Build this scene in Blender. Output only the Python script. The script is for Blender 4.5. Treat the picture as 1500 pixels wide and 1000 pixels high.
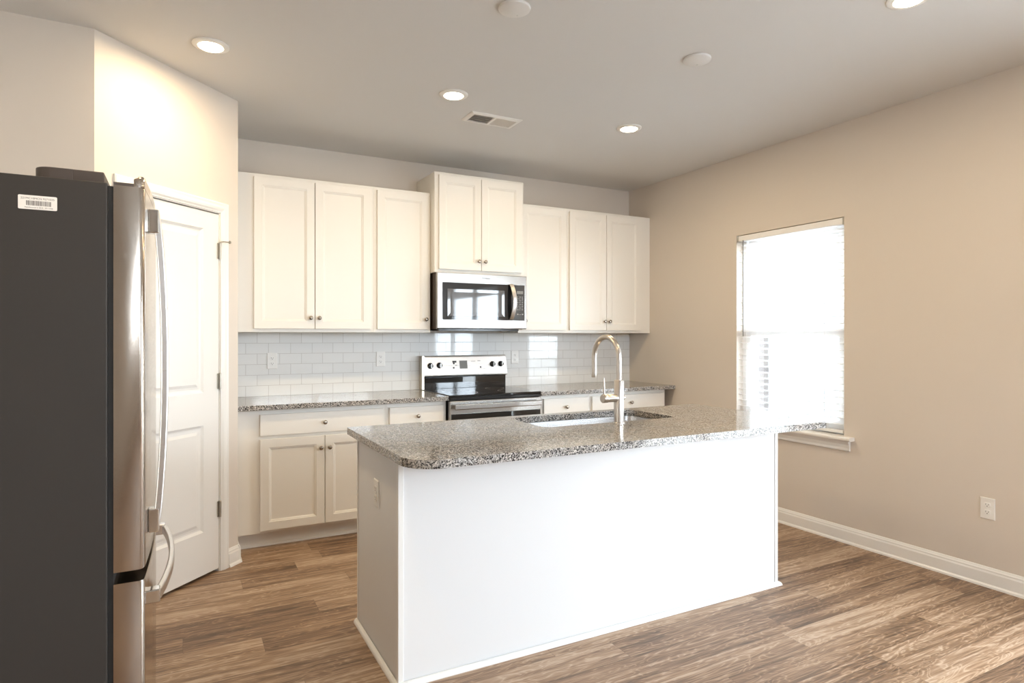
import bpy, bmesh, math, random
from mathutils import Vector, Matrix
random.seed(7)
PI = math.pi
SC = bpy.context.scene
COL = SC.collection
for o in list(bpy.data.objects):
    bpy.data.objects.remove(o)

# ------------------------------------------------------------------ camera
H = 2.745
cam_d = bpy.data.cameras.new('camera'); cam = bpy.data.objects.new('camera', cam_d); COL.objects.link(cam)
cam_d.sensor_width = 36; cam_d.lens = 915.26 / 1500 * 36; cam_d.shift_y = -7.75 / 1500
cam_d.clip_start = 0.05
cam.location = (-3.8367, -4.8171, 1.3451); cam.rotation_euler = (PI / 2, 0, -0.4876)
SC.camera = cam
# ------------------------------------------------------------------ exposure
SC.view_settings.view_transform = 'Standard'; SC.view_settings.look = 'None'
SC.view_settings.gamma = 1; SC.view_settings.use_curve_mapping = False
SC.view_settings.exposure = 0.38
# ------------------------------------------------------------------ sky (bright overcast daylight)
w = bpy.data.worlds.new('overcast_sky'); SC.world = w; w.use_nodes = True
bgn = w.node_tree.nodes['Background']
bgn.inputs[0].default_value = (0.80, 0.90, 1.0, 1); bgn.inputs[1].default_value = 21.0
SC.cycles.max_bounces = 14; SC.cycles.diffuse_bounces = 8; SC.cycles.glossy_bounces = 6
SC.cycles.transparent_max_bounces = 16; SC.cycles.sample_clamp_indirect = 8
SC.cycles.caustics_reflective = False
LAMP_W = 9.0          # watts of each recessed ceiling lamp
LAMP_C = (1.0, 0.77, 0.46)


def portal(name, loc, rot, sx, sy):     # guides sky light sampling through an opening, gives no light itself
    l = bpy.data.lights.new(name, 'AREA'); l.shape = 'RECTANGLE'; l.size = sx; l.size_y = sy
    l.cycles.is_portal = True
    o = bpy.data.objects.new(name, l); o.location = loc; o.rotation_euler = rot; COL.objects.link(o)


portal('window_daylight', (0.14, -1.775, 1.415), (0, PI / 2, 0), 1.43, 0.90)
portal('patio_daylight', (0.14, -4.62, 1.03), (0, PI / 2, 0), 2.0, 1.85)
portal('added_window_daylight', (-1.35, -8.74, 2.16), (PI / 2, 0, 0), 2.5, 0.88)  # portal for the added rear window

# ------------------------------------------------------------------ materials
MATS = {}


def mat(name, col, rough=0.5, metal=0.0, spec=0.5, coat=0.0, emit=None, es=0):
    m = bpy.data.materials.new(name); m.use_nodes = True
    b = m.node_tree.nodes['Principled BSDF']
    b.inputs['Base Color'].default_value = (*col, 1); b.inputs['Roughness'].default_value = rough
    b.inputs['Metallic'].default_value = metal; b.inputs['Specular IOR Level'].default_value = spec
    b.inputs['Coat Weight'].default_value = coat
    if emit:
        b.inputs['Emission Color'].default_value = (*emit, 1); b.inputs['Emission Strength'].default_value = es
    MATS[name] = m
    return m


class NT:
    """small helper over a material's node tree"""
    def __init__(s, m):
        s.t = m.node_tree; s.n = s.t.nodes; s.b = s.n['Principled BSDF']

    def add(s, kind, **kw):
        n = s.n.new(kind)
        for k, v in kw.items(): setattr(n, k, v)
        return n

    def set(s, n, **kw):
        for k, v in kw.items(): n.inputs[k.replace('_', ' ')].default_value = v
        return n

    def link(s, a, b): s.t.links.new(a, b)

    def val(s, x, sock):
        if isinstance(x, (int, float)): sock.default_value = x
        else: s.link(x, sock)

    def math(s, op, a, b=0.0, c=None):
        n = s.add('ShaderNodeMath', operation=op)
        s.val(a, n.inputs[0]); s.val(b, n.inputs[1])
        if c is not None: s.val(c, n.inputs[2])
        return n.outputs[0]

    def coords(s, scale=(1, 1, 1), loc=(0, 0, 0)):
        g = s.add('ShaderNodeTexCoord'); mp = s.add('ShaderNodeMapping')
        mp.inputs['Scale'].default_value = scale; mp.inputs['Location'].default_value = loc
        s.link(g.outputs['Object'], mp.inputs[0]); return mp.outputs[0]

    def noise(s, vec, scale, detail=2, rough=0.5, dist=0.0, dim='3D'):
        n = s.add('ShaderNodeTexNoise', noise_dimensions=dim)
        s.link(vec, n.inputs['Vector']); s.set(n, Scale=scale, Detail=detail, Roughness=rough, Distortion=dist)
        return n

    def ramp(s, fac, stops, interp='LINEAR'):
        r = s.add('ShaderNodeValToRGB'); r.color_ramp.interpolation = interp
        e = r.color_ramp.elements
        while len(e) < len(stops): e.new(0.5)
        for k, (p, c) in enumerate(stops):
            e[k].position = p; e[k].color = (*c, 1) if len(c) == 3 else c
        s.link(fac, r.inputs[0]); return r.outputs[0]

    def mix(s, fac, a, b, mode='MIX'):
        n = s.add('ShaderNodeMix', data_type='RGBA', blend_type=mode)
        s.val(fac, n.inputs[0])
        for v, k in ((a, 6), (b, 7)):
            if isinstance(v, tuple): n.inputs[k].default_value = (*v, 1)
            else: s.link(v, n.inputs[k])
        return n.outputs[2]

    def bump(s, h, strength=0.1, dist=0.001):
        n = s.add('ShaderNodeBump'); n.inputs['Strength'].default_value = strength; n.inputs['Distance'].default_value = dist
        s.link(h, n.inputs['Height']); s.link(n.outputs[0], s.b.inputs['Normal'])


def paint(name, col, rough, bump=0.15, scale=220):
    m = mat(name, col, rough); t = NT(m)
    n = t.noise(t.coords(), scale, 3)
    t.bump(n.outputs[0], bump, 0.0006)
    return m


WALL = paint('wall_paint', (0.665, 0.605, 0.54), 0.55)
CEIL = paint('ceiling_paint', (0.66, 0.655, 0.65), 0.8, 0.2, 150)
PLATE = mat('plate_paint', (0.70, 0.69, 0.675), 0.5)
TRIM = paint('trim_paint', (0.80, 0.79, 0.765), 0.32, 0.05)
CABP = paint('cabinet_paint', (0.80, 0.775, 0.725), 0.38, 0.04)
ISLP = paint('island_paint', (0.75, 0.75, 0.75), 0.36, 0.04)
PLAS = mat('white_plastic', (0.80, 0.79, 0.77), 0.35)
DARKP = mat('dark_slot', (0.03, 0.03, 0.03), 0.6)
BLACK = mat('black_enamel', (0.012, 0.012, 0.013), 0.18)
BGLASS = mat('black_glass', (0.008, 0.008, 0.009), 0.04, spec=0.8)
GASK = mat('black_rubber', (0.01, 0.01, 0.01), 0.6)
FSIDE = mat('fridge_side_grey', (0.036, 0.031, 0.027), 0.5, spec=0.4)
FTOP = mat('fridge_cap_brown', (0.075, 0.058, 0.050), 0.5)
NICK = mat('satin_nickel', (0.56, 0.52, 0.48), 0.28, 1.0)
KNOBM = mat('knob_nickel', (0.34, 0.30, 0.26), 0.25, 1.0)
CHRO = mat('polished_steel', (0.75, 0.75, 0.75), 0.10, 1.0)
HINGE = mat('hinge_nickel', (0.50, 0.46, 0.40), 0.35, 1.0)
LENS = mat('lamp_lens', (0.9, 0.9, 0.9), 0.4, emit=(1.0, 0.88, 0.68), es=9.0)
VINYL = mat('window_vinyl', (0.85, 0.85, 0.85), 0.3)
BLIND = mat('blind_white', (0.84, 0.84, 0.84), 0.4)
VDARK = mat('vent_shade_dark', (0.035, 0.028, 0.022), 0.9)
PAPER = mat('sticker_paper', (0.86, 0.83, 0.79), 0.5)
INK = mat('sticker_ink', (0.13, 0.12, 0.11), 0.6)
MWIN = mat('oven_mesh_grey', (0.10, 0.10, 0.105), 0.04, spec=0.7)
MPANEL = mat('key_panel_black', (0.03, 0.025, 0.02), 0.25)
KEYS = mat('key_print_grey', (0.42, 0.41, 0.38), 0.5)
DISP = mat('display_grey', (0.23, 0.23, 0.22), 0.2)


def steel(name, col, rough, axis, aniso=0.0):
    m = mat(name, col, rough, 1.0); t = NT(m)
    sc = [400, 400, 400]; sc['xyz'.index(axis)] = 4
    n = t.noise(t.coords(tuple(sc)), 1.0, 2)
    r = t.math('MULTIPLY_ADD', n.outputs[0], 0.14, rough - 0.07)
    t.link(r, t.b.inputs['Roughness']); t.bump(n.outputs[0], 0.06, 0.0004)
    return m


STEEL = steel('brushed_steel', (0.50, 0.49, 0.475), 0.24, 'x')
HSTEEL = steel('handle_steel', (0.72, 0.70, 0.68), 0.30, 'x')
FSTEEL = steel('fridge_steel', (0.50, 0.44, 0.38), 0.16, 'y')
t = NT(FSTEEL); nz = t.noise(t.coords((9, 9, 2.2)), 1.0, 1)     # slightly wavy sheet metal
bp_ = [n_ for n_ in t.n if n_.type == 'BUMP'][0]
b2 = t.add('ShaderNodeBump'); b2.inputs['Strength'].default_value = 0.3; b2.inputs['Distance'].default_value = 0.008
t.link(nz.outputs[0], b2.inputs['Height']); t.link(b2.outputs[0], bp_.inputs['Normal'])
SSTEEL = steel('sink_steel', (0.68, 0.67, 0.67), 0.28, 'x')

# glass pane: clear with a Fresnel reflection
GLASS = bpy.data.materials.new('window_glass'); GLASS.use_nodes = True
_t = GLASS.node_tree; _t.nodes.clear()
_o = _t.nodes.new('ShaderNodeOutputMaterial'); _x = _t.nodes.new('ShaderNodeMixShader')
_f = _t.nodes.new('ShaderNodeFresnel')
_n = _t.nodes.new('ShaderNodeNewGeometry'); _k = _t.nodes.new('ShaderNodeMath'); _k.operation = 'MULTIPLY_ADD'   # same index from either side: no total reflection inside the pane
_k.inputs[1].default_value = 1 / 1.45 - 1.45; _k.inputs[2].default_value = 1.45
_t.links.new(_n.outputs['Backfacing'], _k.inputs[0]); _t.links.new(_k.outputs[0], _f.inputs[0])
_a = _t.nodes.new('ShaderNodeBsdfTransparent'); _a.inputs[0].default_value = (0.95, 0.96, 0.96, 1)
_g = _t.nodes.new('ShaderNodeBsdfGlossy'); _g.inputs['Roughness'].default_value = 0.0
_t.links.new(_f.outputs[0], _x.inputs[0]); _t.links.new(_a.outputs[0], _x.inputs[1]); _t.links.new(_g.outputs[0], _x.inputs[2]); _t.links.new(_x.outputs[0], _o.inputs[0])

# subway tile
TILE = mat('subway_tile', (0.8, 0.8, 0.8), 0.08)
t = NT(TILE); g = t.add('ShaderNodeTexCoord'); sp = t.add('ShaderNodeSeparateXYZ'); cb = t.add('ShaderNodeCombineXYZ')
t.link(g.outputs['Object'], sp.inputs[0]); t.link(t.math('ADD', sp.outputs[0], 30.48 + 0.0), cb.inputs[0]); t.link(t.math('SUBTRACT', sp.outputs[2], 0.9135), cb.inputs[1])
br = t.add('ShaderNodeTexBrick'); br.offset = 0.5; br.offset_frequency = 2
t.link(cb.outputs[0], br.inputs['Vector'])
t.set(br, Color1=(0.79, 0.80, 0.80, 1), Color2=(0.76, 0.77, 0.77, 1), Mortar=(0.54, 0.53, 0.52, 1), Scale=1.0, Mortar_Size=0.0017, Mortar_Smooth=0.25, Brick_Width=0.1524, Row_Height=0.0763)
t.link(br.outputs['Color'], t.b.inputs['Base Color'])
t.link(t.math('MULTIPLY_ADD', br.outputs['Fac'], 0.5, 0.035), t.b.inputs['Roughness'])
t.link(t.math('MULTIPLY_ADD', br.outputs['Fac'], -0.5, 0.5), t.b.inputs['Specular IOR Level'])
wv = t.noise(t.coords(), 5.0, 0)
hh = t.math('ADD', t.math('MULTIPLY', br.outputs['Fac'], -1.0), t.math('MULTIPLY', wv.outputs[0], 0.25))
t.bump(hh, 0.3, 0.0010)

# speckled granite
GRAN = mat('speckled_granite', (0.5, 0.48, 0.45), 0.09)
t = NT(GRAN); c = t.coords()
dn = t.noise(c, 90, 2)
dv = t.add('ShaderNodeMixRGB'); dv.inputs[0].default_value = 0.006
vadd = t.add('ShaderNodeVectorMath', operation='MULTIPLY_ADD'); t.link(dn.outputs['Color'], vadd.inputs[0]); vadd.inputs[1].default_value = (0.008,) * 3; t.link(c, vadd.inputs[2])
v1 = t.add('ShaderNodeTexVoronoi'); t.link(vadd.outputs[0], v1.inputs['Vector']); t.set(v1, Scale=250)
s1 = t.add('ShaderNodeSeparateColor'); t.link(v1.outputs['Color'], s1.inputs[0])
base = t.ramp(s1.outputs[0], [(0.0, (0.025, 0.025, 0.026)), (0.17, (0.075, 0.073, 0.072)), (0.27, (0.20, 0.195, 0.19)), (0.48, (0.32, 0.31, 0.295)), (0.66, (0.47, 0.45, 0.43)), (0.84, (0.64, 0.63, 0.62))], 'CONSTANT')
big = t.noise(c, 14, 3)
tint = t.ramp(big.outputs[0], [(0.38, (0.95, 0.97, 1.0)), (0.62, (1.0, 0.90, 0.80))])
t.link(t.mix(0.55, base, tint, 'MULTIPLY'), t.b.inputs['Base Color'])

# vinyl plank floor, boards along X
FLOOR = mat('oak_plank_floor', (0.3, 0.2, 0.13), 0.35)
t = NT(FLOOR); g = t.add('ShaderNodeTexCoord'); sp = t.add('ShaderNodeSeparateXYZ'); t.link(g.outputs['Object'], sp.inputs[0])
X, Y = sp.outputs[0], sp.outputs[1]
PW, PL = 0.152, 1.22
row = t.math('FLOOR', t.math('DIVIDE', Y, PW))
wn = t.add('ShaderNodeTexWhiteNoise', noise_dimensions='1D'); t.link(row, wn.inputs['W'])
xs = t.math('ADD', X, t.math('MULTIPLY', wn.outputs['Value'], PL))
idx = t.math('FLOOR', t.math('DIVIDE', xs, PL))
wc = t.add('ShaderNodeCombineXYZ'); t.link(row, wc.inputs[0]); t.link(idx, wc.inputs[1])
w2 = t.add('ShaderNodeTexWhiteNoise', noise_dimensions='3D'); t.link(wc.outputs[0], w2.inputs['Vector'])
rs = t.add('ShaderNodeSeparateColor'); t.link(w2.outputs['Color'], rs.inputs[0])


def gv(sx, sy, kz):
    cc = t.add('ShaderNodeCombineXYZ')
    t.link(t.math('MULTIPLY_ADD', rs.outputs[0], 37.0, t.math('MULTIPLY', X, sx)), cc.inputs[0])
    t.link(t.math('MULTIPLY_ADD', rs.outputs[1], 19.0, t.math('MULTIPLY', Y, sy)), cc.inputs[1])
    t.link(t.math('MULTIPLY', rs.outputs[2], kz), cc.inputs[2])
    return cc.outputs[0]


n1 = t.noise(gv(1.1, 9.0, 9), 1.0, 3, 0.55, 0.6)
n2 = t.noise(gv(4.0, 115.0, 5), 1.0, 5, 0.65, 0.4)
n4 = t.noise(gv(1.6, 34.0, 7), 1.0, 4, 0.6, 0.8)
n3 = t.noise(gv(2.4, 15.0, 3), 1.0, 2, 0.5, 1.4)
ring = t.math('FRACT', t.math('MULTIPLY', n3.outputs[0], 9.0))
ring = t.math('SUBTRACT', 1.0, t.math('MULTIPLY', t.math('ABSOLUTE', t.math('SUBTRACT', ring, 0.5)), 2.0))
ring = t.math('POWER', ring, 3.0)
f = t.math('ADD', t.math('MULTIPLY', n1.outputs[0], 0.26), t.math('MULTIPLY', n2.outputs[0], 0.40))
f = t.math('ADD', f, t.math('MULTIPLY', n4.outputs[0], 0.42))
f = t.math('ADD', f, t.math('MULTIPLY', t.math('SUBTRACT', rs.outputs[2], 0.5), 0.11))
f = t.math('ADD', f, t.math('MULTIPLY', ring, 0.10))
colr = t.ramp(f, [(0.41, (0.080, 0.044, 0.024)), (0.51, (0.195, 0.116, 0.066)), (0.59, (0.315, 0.200, 0.120)), (0.69, (0.48, 0.355, 0.25))])
# seams
fy = t.math('FRACT', t.math('DIVIDE', Y, PW)); fx = t.math('FRACT', t.math('DIVIDE', xs, PL))
ey = t.math('MULTIPLY', t.math('MINIMUM', fy, t.math('SUBTRACT', 1.0, fy)), PW)
ex = t.math('MULTIPLY', t.math('MINIMUM', fx, t.math('SUBTRACT', 1.0, fx)), PL)
sm = t.math('LESS_THAN', t.math('MINIMUM', ey, ex), 0.0011)
colr = t.mix(t.math('MULTIPLY', sm, 0.45), colr, (0.08, 0.05, 0.03))
t.link(colr, t.b.inputs['Base Color'])
t.link(t.math('MULTIPLY_ADD', n2.outputs[0], 0.25, 0.34), t.b.inputs['Roughness'])
t.b.inputs['Specular IOR Level'].default_value = 0.62
t.bump(t.math('ADD', n2.outputs[0], t.math('MULTIPLY', sm, -1.0)), 0.35, 0.0008)

BRICK = mat('brown_brick', (0.3, 0.2, 0.15), 0.9)
t = NT(BRICK); g = t.add('ShaderNodeTexCoord'); sp = t.add('ShaderNodeSeparateXYZ'); cb = t.add('ShaderNodeCombineXYZ'); t.link(g.outputs['Object'], sp.inputs[0])
t.link(t.math('ADD', sp.outputs[0], sp.outputs[1]), cb.inputs[0]); t.link(sp.outputs[2], cb.inputs[1])
br = t.add('ShaderNodeTexBrick'); t.link(cb.outputs[0], br.inputs['Vector'])
t.set(br, Color1=(0.05, 0.042, 0.038, 1), Color2=(0.065, 0.055, 0.048, 1), Mortar=(0.09, 0.085, 0.08, 1), Scale=1.0, Mortar_Size=0.008, Brick_Width=0.2, Row_Height=0.075)
t.link(br.outputs['Color'], t.b.inputs['Base Color'])
CONC = mat('patio_concrete', (0.5, 0.49, 0.47), 0.9)
t = NT(CONC); n = t.noise(t.coords(), 3.0, 4); t.link(t.ramp(n.outputs[0], [(0.3, (0.42, 0.41, 0.39)), (0.7, (0.55, 0.54, 0.52))]), t.b.inputs['Base Color'])

# ------------------------------------------------------------------ helpers
LOC = {}


def empty(name, loc, rz=0.0, label=None, cat=None, group=None, kind=None, local=False, parent=None):
    o = bpy.data.objects.new(name, None); o.empty_display_size = 0.05; COL.objects.link(o)
    o.location = loc; o.rotation_euler = (0, 0, rz)
    LOC[o] = Vector((0, 0, 0)) if local else Vector(loc)
    tag(o, label, cat, group, kind)
    return o


def tag(o, label=None, cat=None, group=None, kind=None):
    if label: o['label'] = label
    if cat: o['category'] = cat
    if group: o['group'] = group
    if kind: o['kind'] = kind
    return o


def obj(name, bm, m, parent=None, label=None, smooth=None, bevel=0.0, seg=2, ang=40):
    """link the bmesh as ONE mesh object; vertices are given in the parent's space or, for unrotated parents, the world's"""
    off = LOC.get(parent, Vector((0, 0, 0))) if parent else Vector((0, 0, 0))
    me = bpy.data.meshes.new(name)
    if off.length: bmesh.ops.translate(bm, verts=bm.verts, vec=-off)
    bmesh.ops.recalc_face_normals(bm, faces=bm.faces)
    bm.to_mesh(me); bm.free()
    o = bpy.data.objects.new(name, me); COL.objects.link(o); me.materials.append(m)
    if parent: o.parent = parent; LOC[o] = off
    if label: o['label'] = label
    if bevel:
        md = o.modifiers.new('edge', 'BEVEL'); md.width = bevel; md.segments = seg; md.limit_method = 'ANGLE'; md.angle_limit = math.radians(ang)
        md.harden_normals = False
    if smooth is not None:
        for p in me.polygons: p.use_smooth = True
        me.set_sharp_from_angle(angle=math.radians(smooth))
    return o


def struct(name, bm, m, parent=None, **k):
    o = obj(name, bm, m, parent, **k)
    if not parent: o['kind'] = 'structure'
    return o


def B(): return bmesh.new()


def box(bm, x0, x1, y0, y1, z0, z1):
    vs = [bm.verts.new((x, y, z)) for z in (z0, z1) for y in (y0, y1) for x in (x0, x1)]
    for f in ((0, 1, 3, 2), (4, 6, 7, 5), (0, 4, 5, 1), (2, 3, 7, 6), (0, 2, 6, 4), (1, 5, 7, 3)): bm.faces.new([vs[i] for i in f])
    return bm


def bx(*a):
    bm = B(); return box(bm, *a)


def rings(bm, loops, close0=True, close1=True, cyc=True):
    """skin a list of equal-length vertex loops"""
    L = [[bm.verts.new(p) for p in lp] for lp in loops]
    n = len(L[0])
    for a, b in zip(L, L[1:]):
        for i in range(n if cyc else n - 1):
            j = (i + 1) % n
            bm.faces.new((a[i], a[j], b[j], b[i]))
    if close0: bm.faces.new(L[0])
    if close1: bm.faces.new(L[-1])
    return bm


def lathe(bm, c, prof, axis='z', n=24):
    """prof: (radius, height) along axis from centre c"""
    lps = []
    for r, h in prof:
        lp = []
        for k in range(n):
            a = 2 * PI * k / n; u, v = max(r, 1e-5) * math.cos(a), max(r, 1e-5) * math.sin(a)
            p = {'z': (u, v, h), '-z': (u, v, -h), '-y': (u, -h, v), 'x': (h, u, v), '-x': (-h, u, v), 'y': (u, h, v)}[axis]
            lp.append((c[0] + p[0], c[1] + p[1], c[2] + p[2]))
        lps.append(lp)
    return rings(bm, lps)


def tube(bm, pts, r, n=16, ry=None, up=Vector((0, 0, 1))):
    """sweep an ellipse (r across, ry along 'up') along a polyline"""
    pts = [Vector(p) for p in pts]; lps = []
    rr = r if isinstance(r, (list, tuple)) else [r] * len(pts)
    prev = None
    for i, p in enumerate(pts):
        d = (pts[min(i + 1, len(pts) - 1)] - pts[max(i - 1, 0)]).normalized()
        if prev is None:
            u = up.cross(d)
            if u.length < 1e-3: u = Vector((1, 0, 0)).cross(d)
            u.normalize()
        else:
            u = (prev - d * prev.dot(d)).normalized()
        prev = u; v = d.cross(u)
        q = rr[i]; q2 = ry if ry else q
        lps.append([tuple(p + u * (q * math.cos(2 * PI * k / n)) + v * (q2 * math.sin(2 * PI * k / n))) for k in range(n)])
    return rings(bm, lps)


def strip(bm, pts, wv, tv):
    """sweep a rectangle (half width vector wv, half thickness vector tv) along pts"""
    wv, tv = Vector(wv), Vector(tv); lps = []
    for i, p in enumerate(pts):
        p = Vector(p)
        lps.append([tuple(p + a * wv + b * tv) for a, b in ((-1, -1), (1, -1), (1, 1), (-1, 1))])
    return rings(bm, lps)


def prism(bm, poly, axis, a0, a1):
    """poly in the two remaining axes, extruded along axis"""
    def P(u, v, a): return {'x': (a, u, v), 'y': (u, a, v), 'z': (u, v, a)}[axis]
    return rings(bm, [[P(u, v, a0) for u, v in poly], [P(u, v, a1) for u, v in poly]])


def rrect(x0, x1, y0, y1, r, n=8):
    """rounded rectangle; r is one radius or four (x0y0, x1y0, x1y1, x0y1)"""
    rs = r if isinstance(r, (tuple, list)) else (r,) * 4
    out = []
    for (cx, cy, sx, sy, a0), q in zip(((x0, y0, 1, 1, PI), (x1, y0, -1, 1, 1.5 * PI), (x1, y1, -1, -1, 0), (x0, y1, 1, -1, 0.5 * PI)), rs):
        for k in range(n + 1):
            a = a0 + (PI / 2) * k / n
            out.append((cx + sx * q + q * math.cos(a), cy + sy * q + q * math.sin(a)))
    return out


def slab_hole(bm, outer, inner, z0, z1):
    """slab with a hole: loops are 2-D"""
    for z in (z0, z1):
        vs = []
        es = []
        for lp in (outer, inner):
            v = [bm.verts.new((x, y, z)) for x, y in lp]; vs.append(v)
            es += [bm.edges.new((v[i], v[(i + 1) % len(v)])) for i in range(len(v))]
        bmesh.ops.triangle_fill(bm, edges=es, use_beauty=True)
        if z == z0: low = vs
        else: high = vs
    for a, b in zip(low, high):
        for i in range(len(a)):
            j = (i + 1) % len(a); bm.faces.new((a[i], a[j], b[j], b[i]))
    return bm


def panel_front(x0, x1, z0, z1, yf, th, steps, openings=None):
    """a board facing -Y whose front has rectangular frames stepping in: steps = [(inset, depth)]"""
    bm = B()
    if openings is None: openings = [(x0, x1, z0, z1)]
    box_l = [(x0, yf + th, z0), (x1, yf + th, z0), (x1, yf + th, z1), (x0, yf + th, z1)]
    e = 0.0015
    l0 = [(x0, yf + e, z0), (x1, yf + e, z0), (x1, yf + e, z1), (x0, yf + e, z1)]
    def R(i, d): return [(x0 + i, yf + d, z0 + i), (x1 - i, yf + d, z0 + i), (x1 - i, yf + d, z1 - i), (x0 + i, yf + d, z1 - i)]
    return rings(bm, [box_l, l0, R(e, 0)] + [R(i, d) for i, d in steps])


def shaker(x0, x1, z0, z1, yf):
    return panel_front(x0, x1, z0, z1, yf, 0.0185, [(0.052, 0), (0.055, 0.003), (0.060, 0.004), (0.066, 0.0085), (0.070, 0.009)])


def slabfront(x0, x1, z0, z1, yf):
    return panel_front(x0, x1, z0, z1, yf, 0.0185, [(0.006, 0.0), (0.02, 0.0)])


KNOB = [(0.0075, 0), (0.007, 0.003), (0.0048, 0.006), (0.0048, 0.014), (0.0085, 0.018), (0.0135, 0.021), (0.0145, 0.025), (0.0125, 0.029), (0.006, 0.0315), (0.0, 0.032)]


def knob(x, z, y, parent):
    return obj('knob', lathe(B(), (x, y, z), KNOB, '-y', 20), KNOBM, parent, smooth=50)


def text(body, size, name, m, parent, origin, xdir, ydir, depth=0.0004, align='LEFT', sx=1.0):
    cu = bpy.data.curves.new(name, 'FONT'); cu.body = body; cu.size = size; cu.extrude = depth; cu.align_x = align
    to = bpy.data.objects.new(name, cu); COL.objects.link(to)
    dg = bpy.context.evaluated_depsgraph_get(); dg.update()
    me = bpy.data.meshes.new_from_object(to.evaluated_get(dg)); bpy.data.objects.remove(to)
    xd, yd = Vector(xdir).normalized() * sx, Vector(ydir).normalized(); zd = Vector(xdir).normalized().cross(yd)
    M = Matrix(((xd.x, yd.x, zd.x, origin[0]), (xd.y, yd.y, zd.y, origin[1]), (xd.z, yd.z, zd.z, origin[2]), (0, 0, 0, 1)))
    off = LOC.get(parent, Vector((0, 0, 0)))
    me.transform(Matrix.Translation(-off) @ M); me.materials.clear(); me.materials.append(m)
    o = bpy.data.objects.new(name, me); COL.objects.link(o); o.parent = parent; LOC[o] = off
    return o


# ------------------------------------------------------------------ room shell
XL, YB = -4.72, -8.6          # left wall, rear wall
A = (-4.184, -1.411); BX, BY = -3.535, -0.762     # ends of the diagonal pantry wall
T = 0.12
struct('floor', bx(XL - T, T, YB - T, T, -0.08, 0.0), FLOOR)
struct('ceiling', bx(XL - T, T, YB - T, T, H, H + 0.1), CEIL)
struct('wall_back', bx(XL - T, T, 0.0, T, 0, H), WALL)
# right wall with the window and the patio door opening
WY0, WY1, WZ0, WZ1 = -2.222, -1.327, 0.69, 2.128
SY0, SY1, SZ1 = -5.53, -3.70, 2.05
bm = B()
box(bm, 0, T, WY1, 0, 0, H); box(bm, 0, T, WY0, WY1, 0, WZ0); box(bm, 0, T, WY0, WY1, WZ1, H)
box(bm, 0, T, SY1, WY0, 0, H); box(bm, 0, T, SY0, SY1, SZ1, H); box(bm, 0, T, YB, SY0, 0, H)
struct('wall_right', bm, WALL)
struct('wall_left', bx(XL - T, XL, YB, 0.0, 0, H), WALL)
struct('wall_alcove', bx(XL, A[0], A[1], A[1] + 0.1, 0, H), WALL)
bm = B(); RX0, RX1, RZ0, RZ1 = -2.6, -0.1, 1.72, 2.6  # opening made for the added daylight window
box(bm, XL - T, RX0, YB - T, YB, 0, H); box(bm, RX1, T, YB - T, YB, 0, H); box(bm, RX0, RX1, YB - T, YB, 0, RZ0); box(bm, RX0, RX1, YB - T, YB, RZ1, H)
struct('wall_rear', bm, WALL)
struct('wall_return', bx(BX - 0.1, BX, BY + 0.002, 0, 0, H), WALL)
# diagonal pantry wall in its own frame (local x along the wall, -y into the room)
PLn = math.hypot(BX - A[0], BY - A[1])
dw = empty('wall_pantry', (A[0], A[1], 0), PI / 4, kind='structure', local=True)
D0, D1, DZ = 0.1565, 0.7665, 2.046
bm = B(); box(bm, 0, D0 - 0.004, 0, 0.1, 0, H); box(bm, D1 + 0.004, PLn, 0, 0.1, 0, H); box(bm, D0 - 0.004, D1 + 0.004, 0, 0.1, DZ + 0.004, H)
obj('wall_face', bm, WALL, dw)
# pantry door
dr = empty('door_1', (A[0], A[1], 0), PI / 4, kind='structure', local=True)


def door_panels(x0, x1, z0, z1, yf, th, pans):
    """moulded two-panel door facing -Y"""
    bm = B(); xs = [x0, pans[0][0], pans[0][1], x1]
    zs = [z0]
    for p in pans: zs += [p[2], p[3]]
    zs.append(z1)
    V = {}
    def v(x, y, z):
        k = (round(x, 5), round(y, 5), round(z, 5))
        if k not in V: V[k] = bm.verts.new(k)
        return V[k]
    for i in range(3):
        for j in range(len(zs) - 1):
            if i == 1 and j % 2 == 1: continue
            bm.faces.new((v(xs[i], yf, zs[j]), v(xs[i + 1], yf, zs[j]), v(xs[i + 1], yf, zs[j + 1]), v(xs[i], yf, zs[j + 1])))
    for (a, b, c_, d) in pans:
        prev = [v(a, yf, c_), v(b, yf, c_), v(b, yf, d), v(a, yf, d)]
        for ins, dep in ((0.006, 0.004), (0.014, 0.009), (0.022, 0.010), (0.034, 0.009), (0.050, 0.003)):
            cur = [v(a + ins, yf + dep, c_ + ins), v(b - ins, yf + dep, c_ + ins), v(b - ins, yf + dep, d - ins), v(a + ins, yf + dep, d - ins)]
            for k in range(4): bm.faces.new((prev[k], prev[(k + 1) % 4], cur[(k + 1) % 4], cur[k]))
            prev = cur
        bm.faces.new(prev)
    # sides and back
    yb = yf + th
    ring = [v(xs[i], yf, z0) for i in range(4)] + [v(x1, yf, z) for z in zs[1:]] + [v(xs[i], yf, z1) for i in (2, 1, 0)] + [v(x0, yf, z) for z in reversed(zs[1:-1])]
    back = [v(q.co.x, yb, q.co.z) for q in ring]
    n = len(ring)
    for k in range(n): bm.faces.new((ring[k], ring[(k + 1) % n], back[(k + 1) % n], back[k]))
    bm.faces.new(back)
    return bm


obj('door_panel', door_panels(D0, D1, 0.018, DZ - 0.005, 0.004, 0.035, [(D0 + 0.112, D1 - 0.112, 0.255, 0.85), (D0 + 0.112, D1 - 0.112, 1.03, 1.945)]), TRIM, dr)
CAS = [(0, 0), (0, -0.012), (0.006, -0.016), (0.018, -0.014), (0.030, -0.015), (0.040, -0.013), (0.050, -0.008), (0.057, -0.006), (0.057, 0)]


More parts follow.
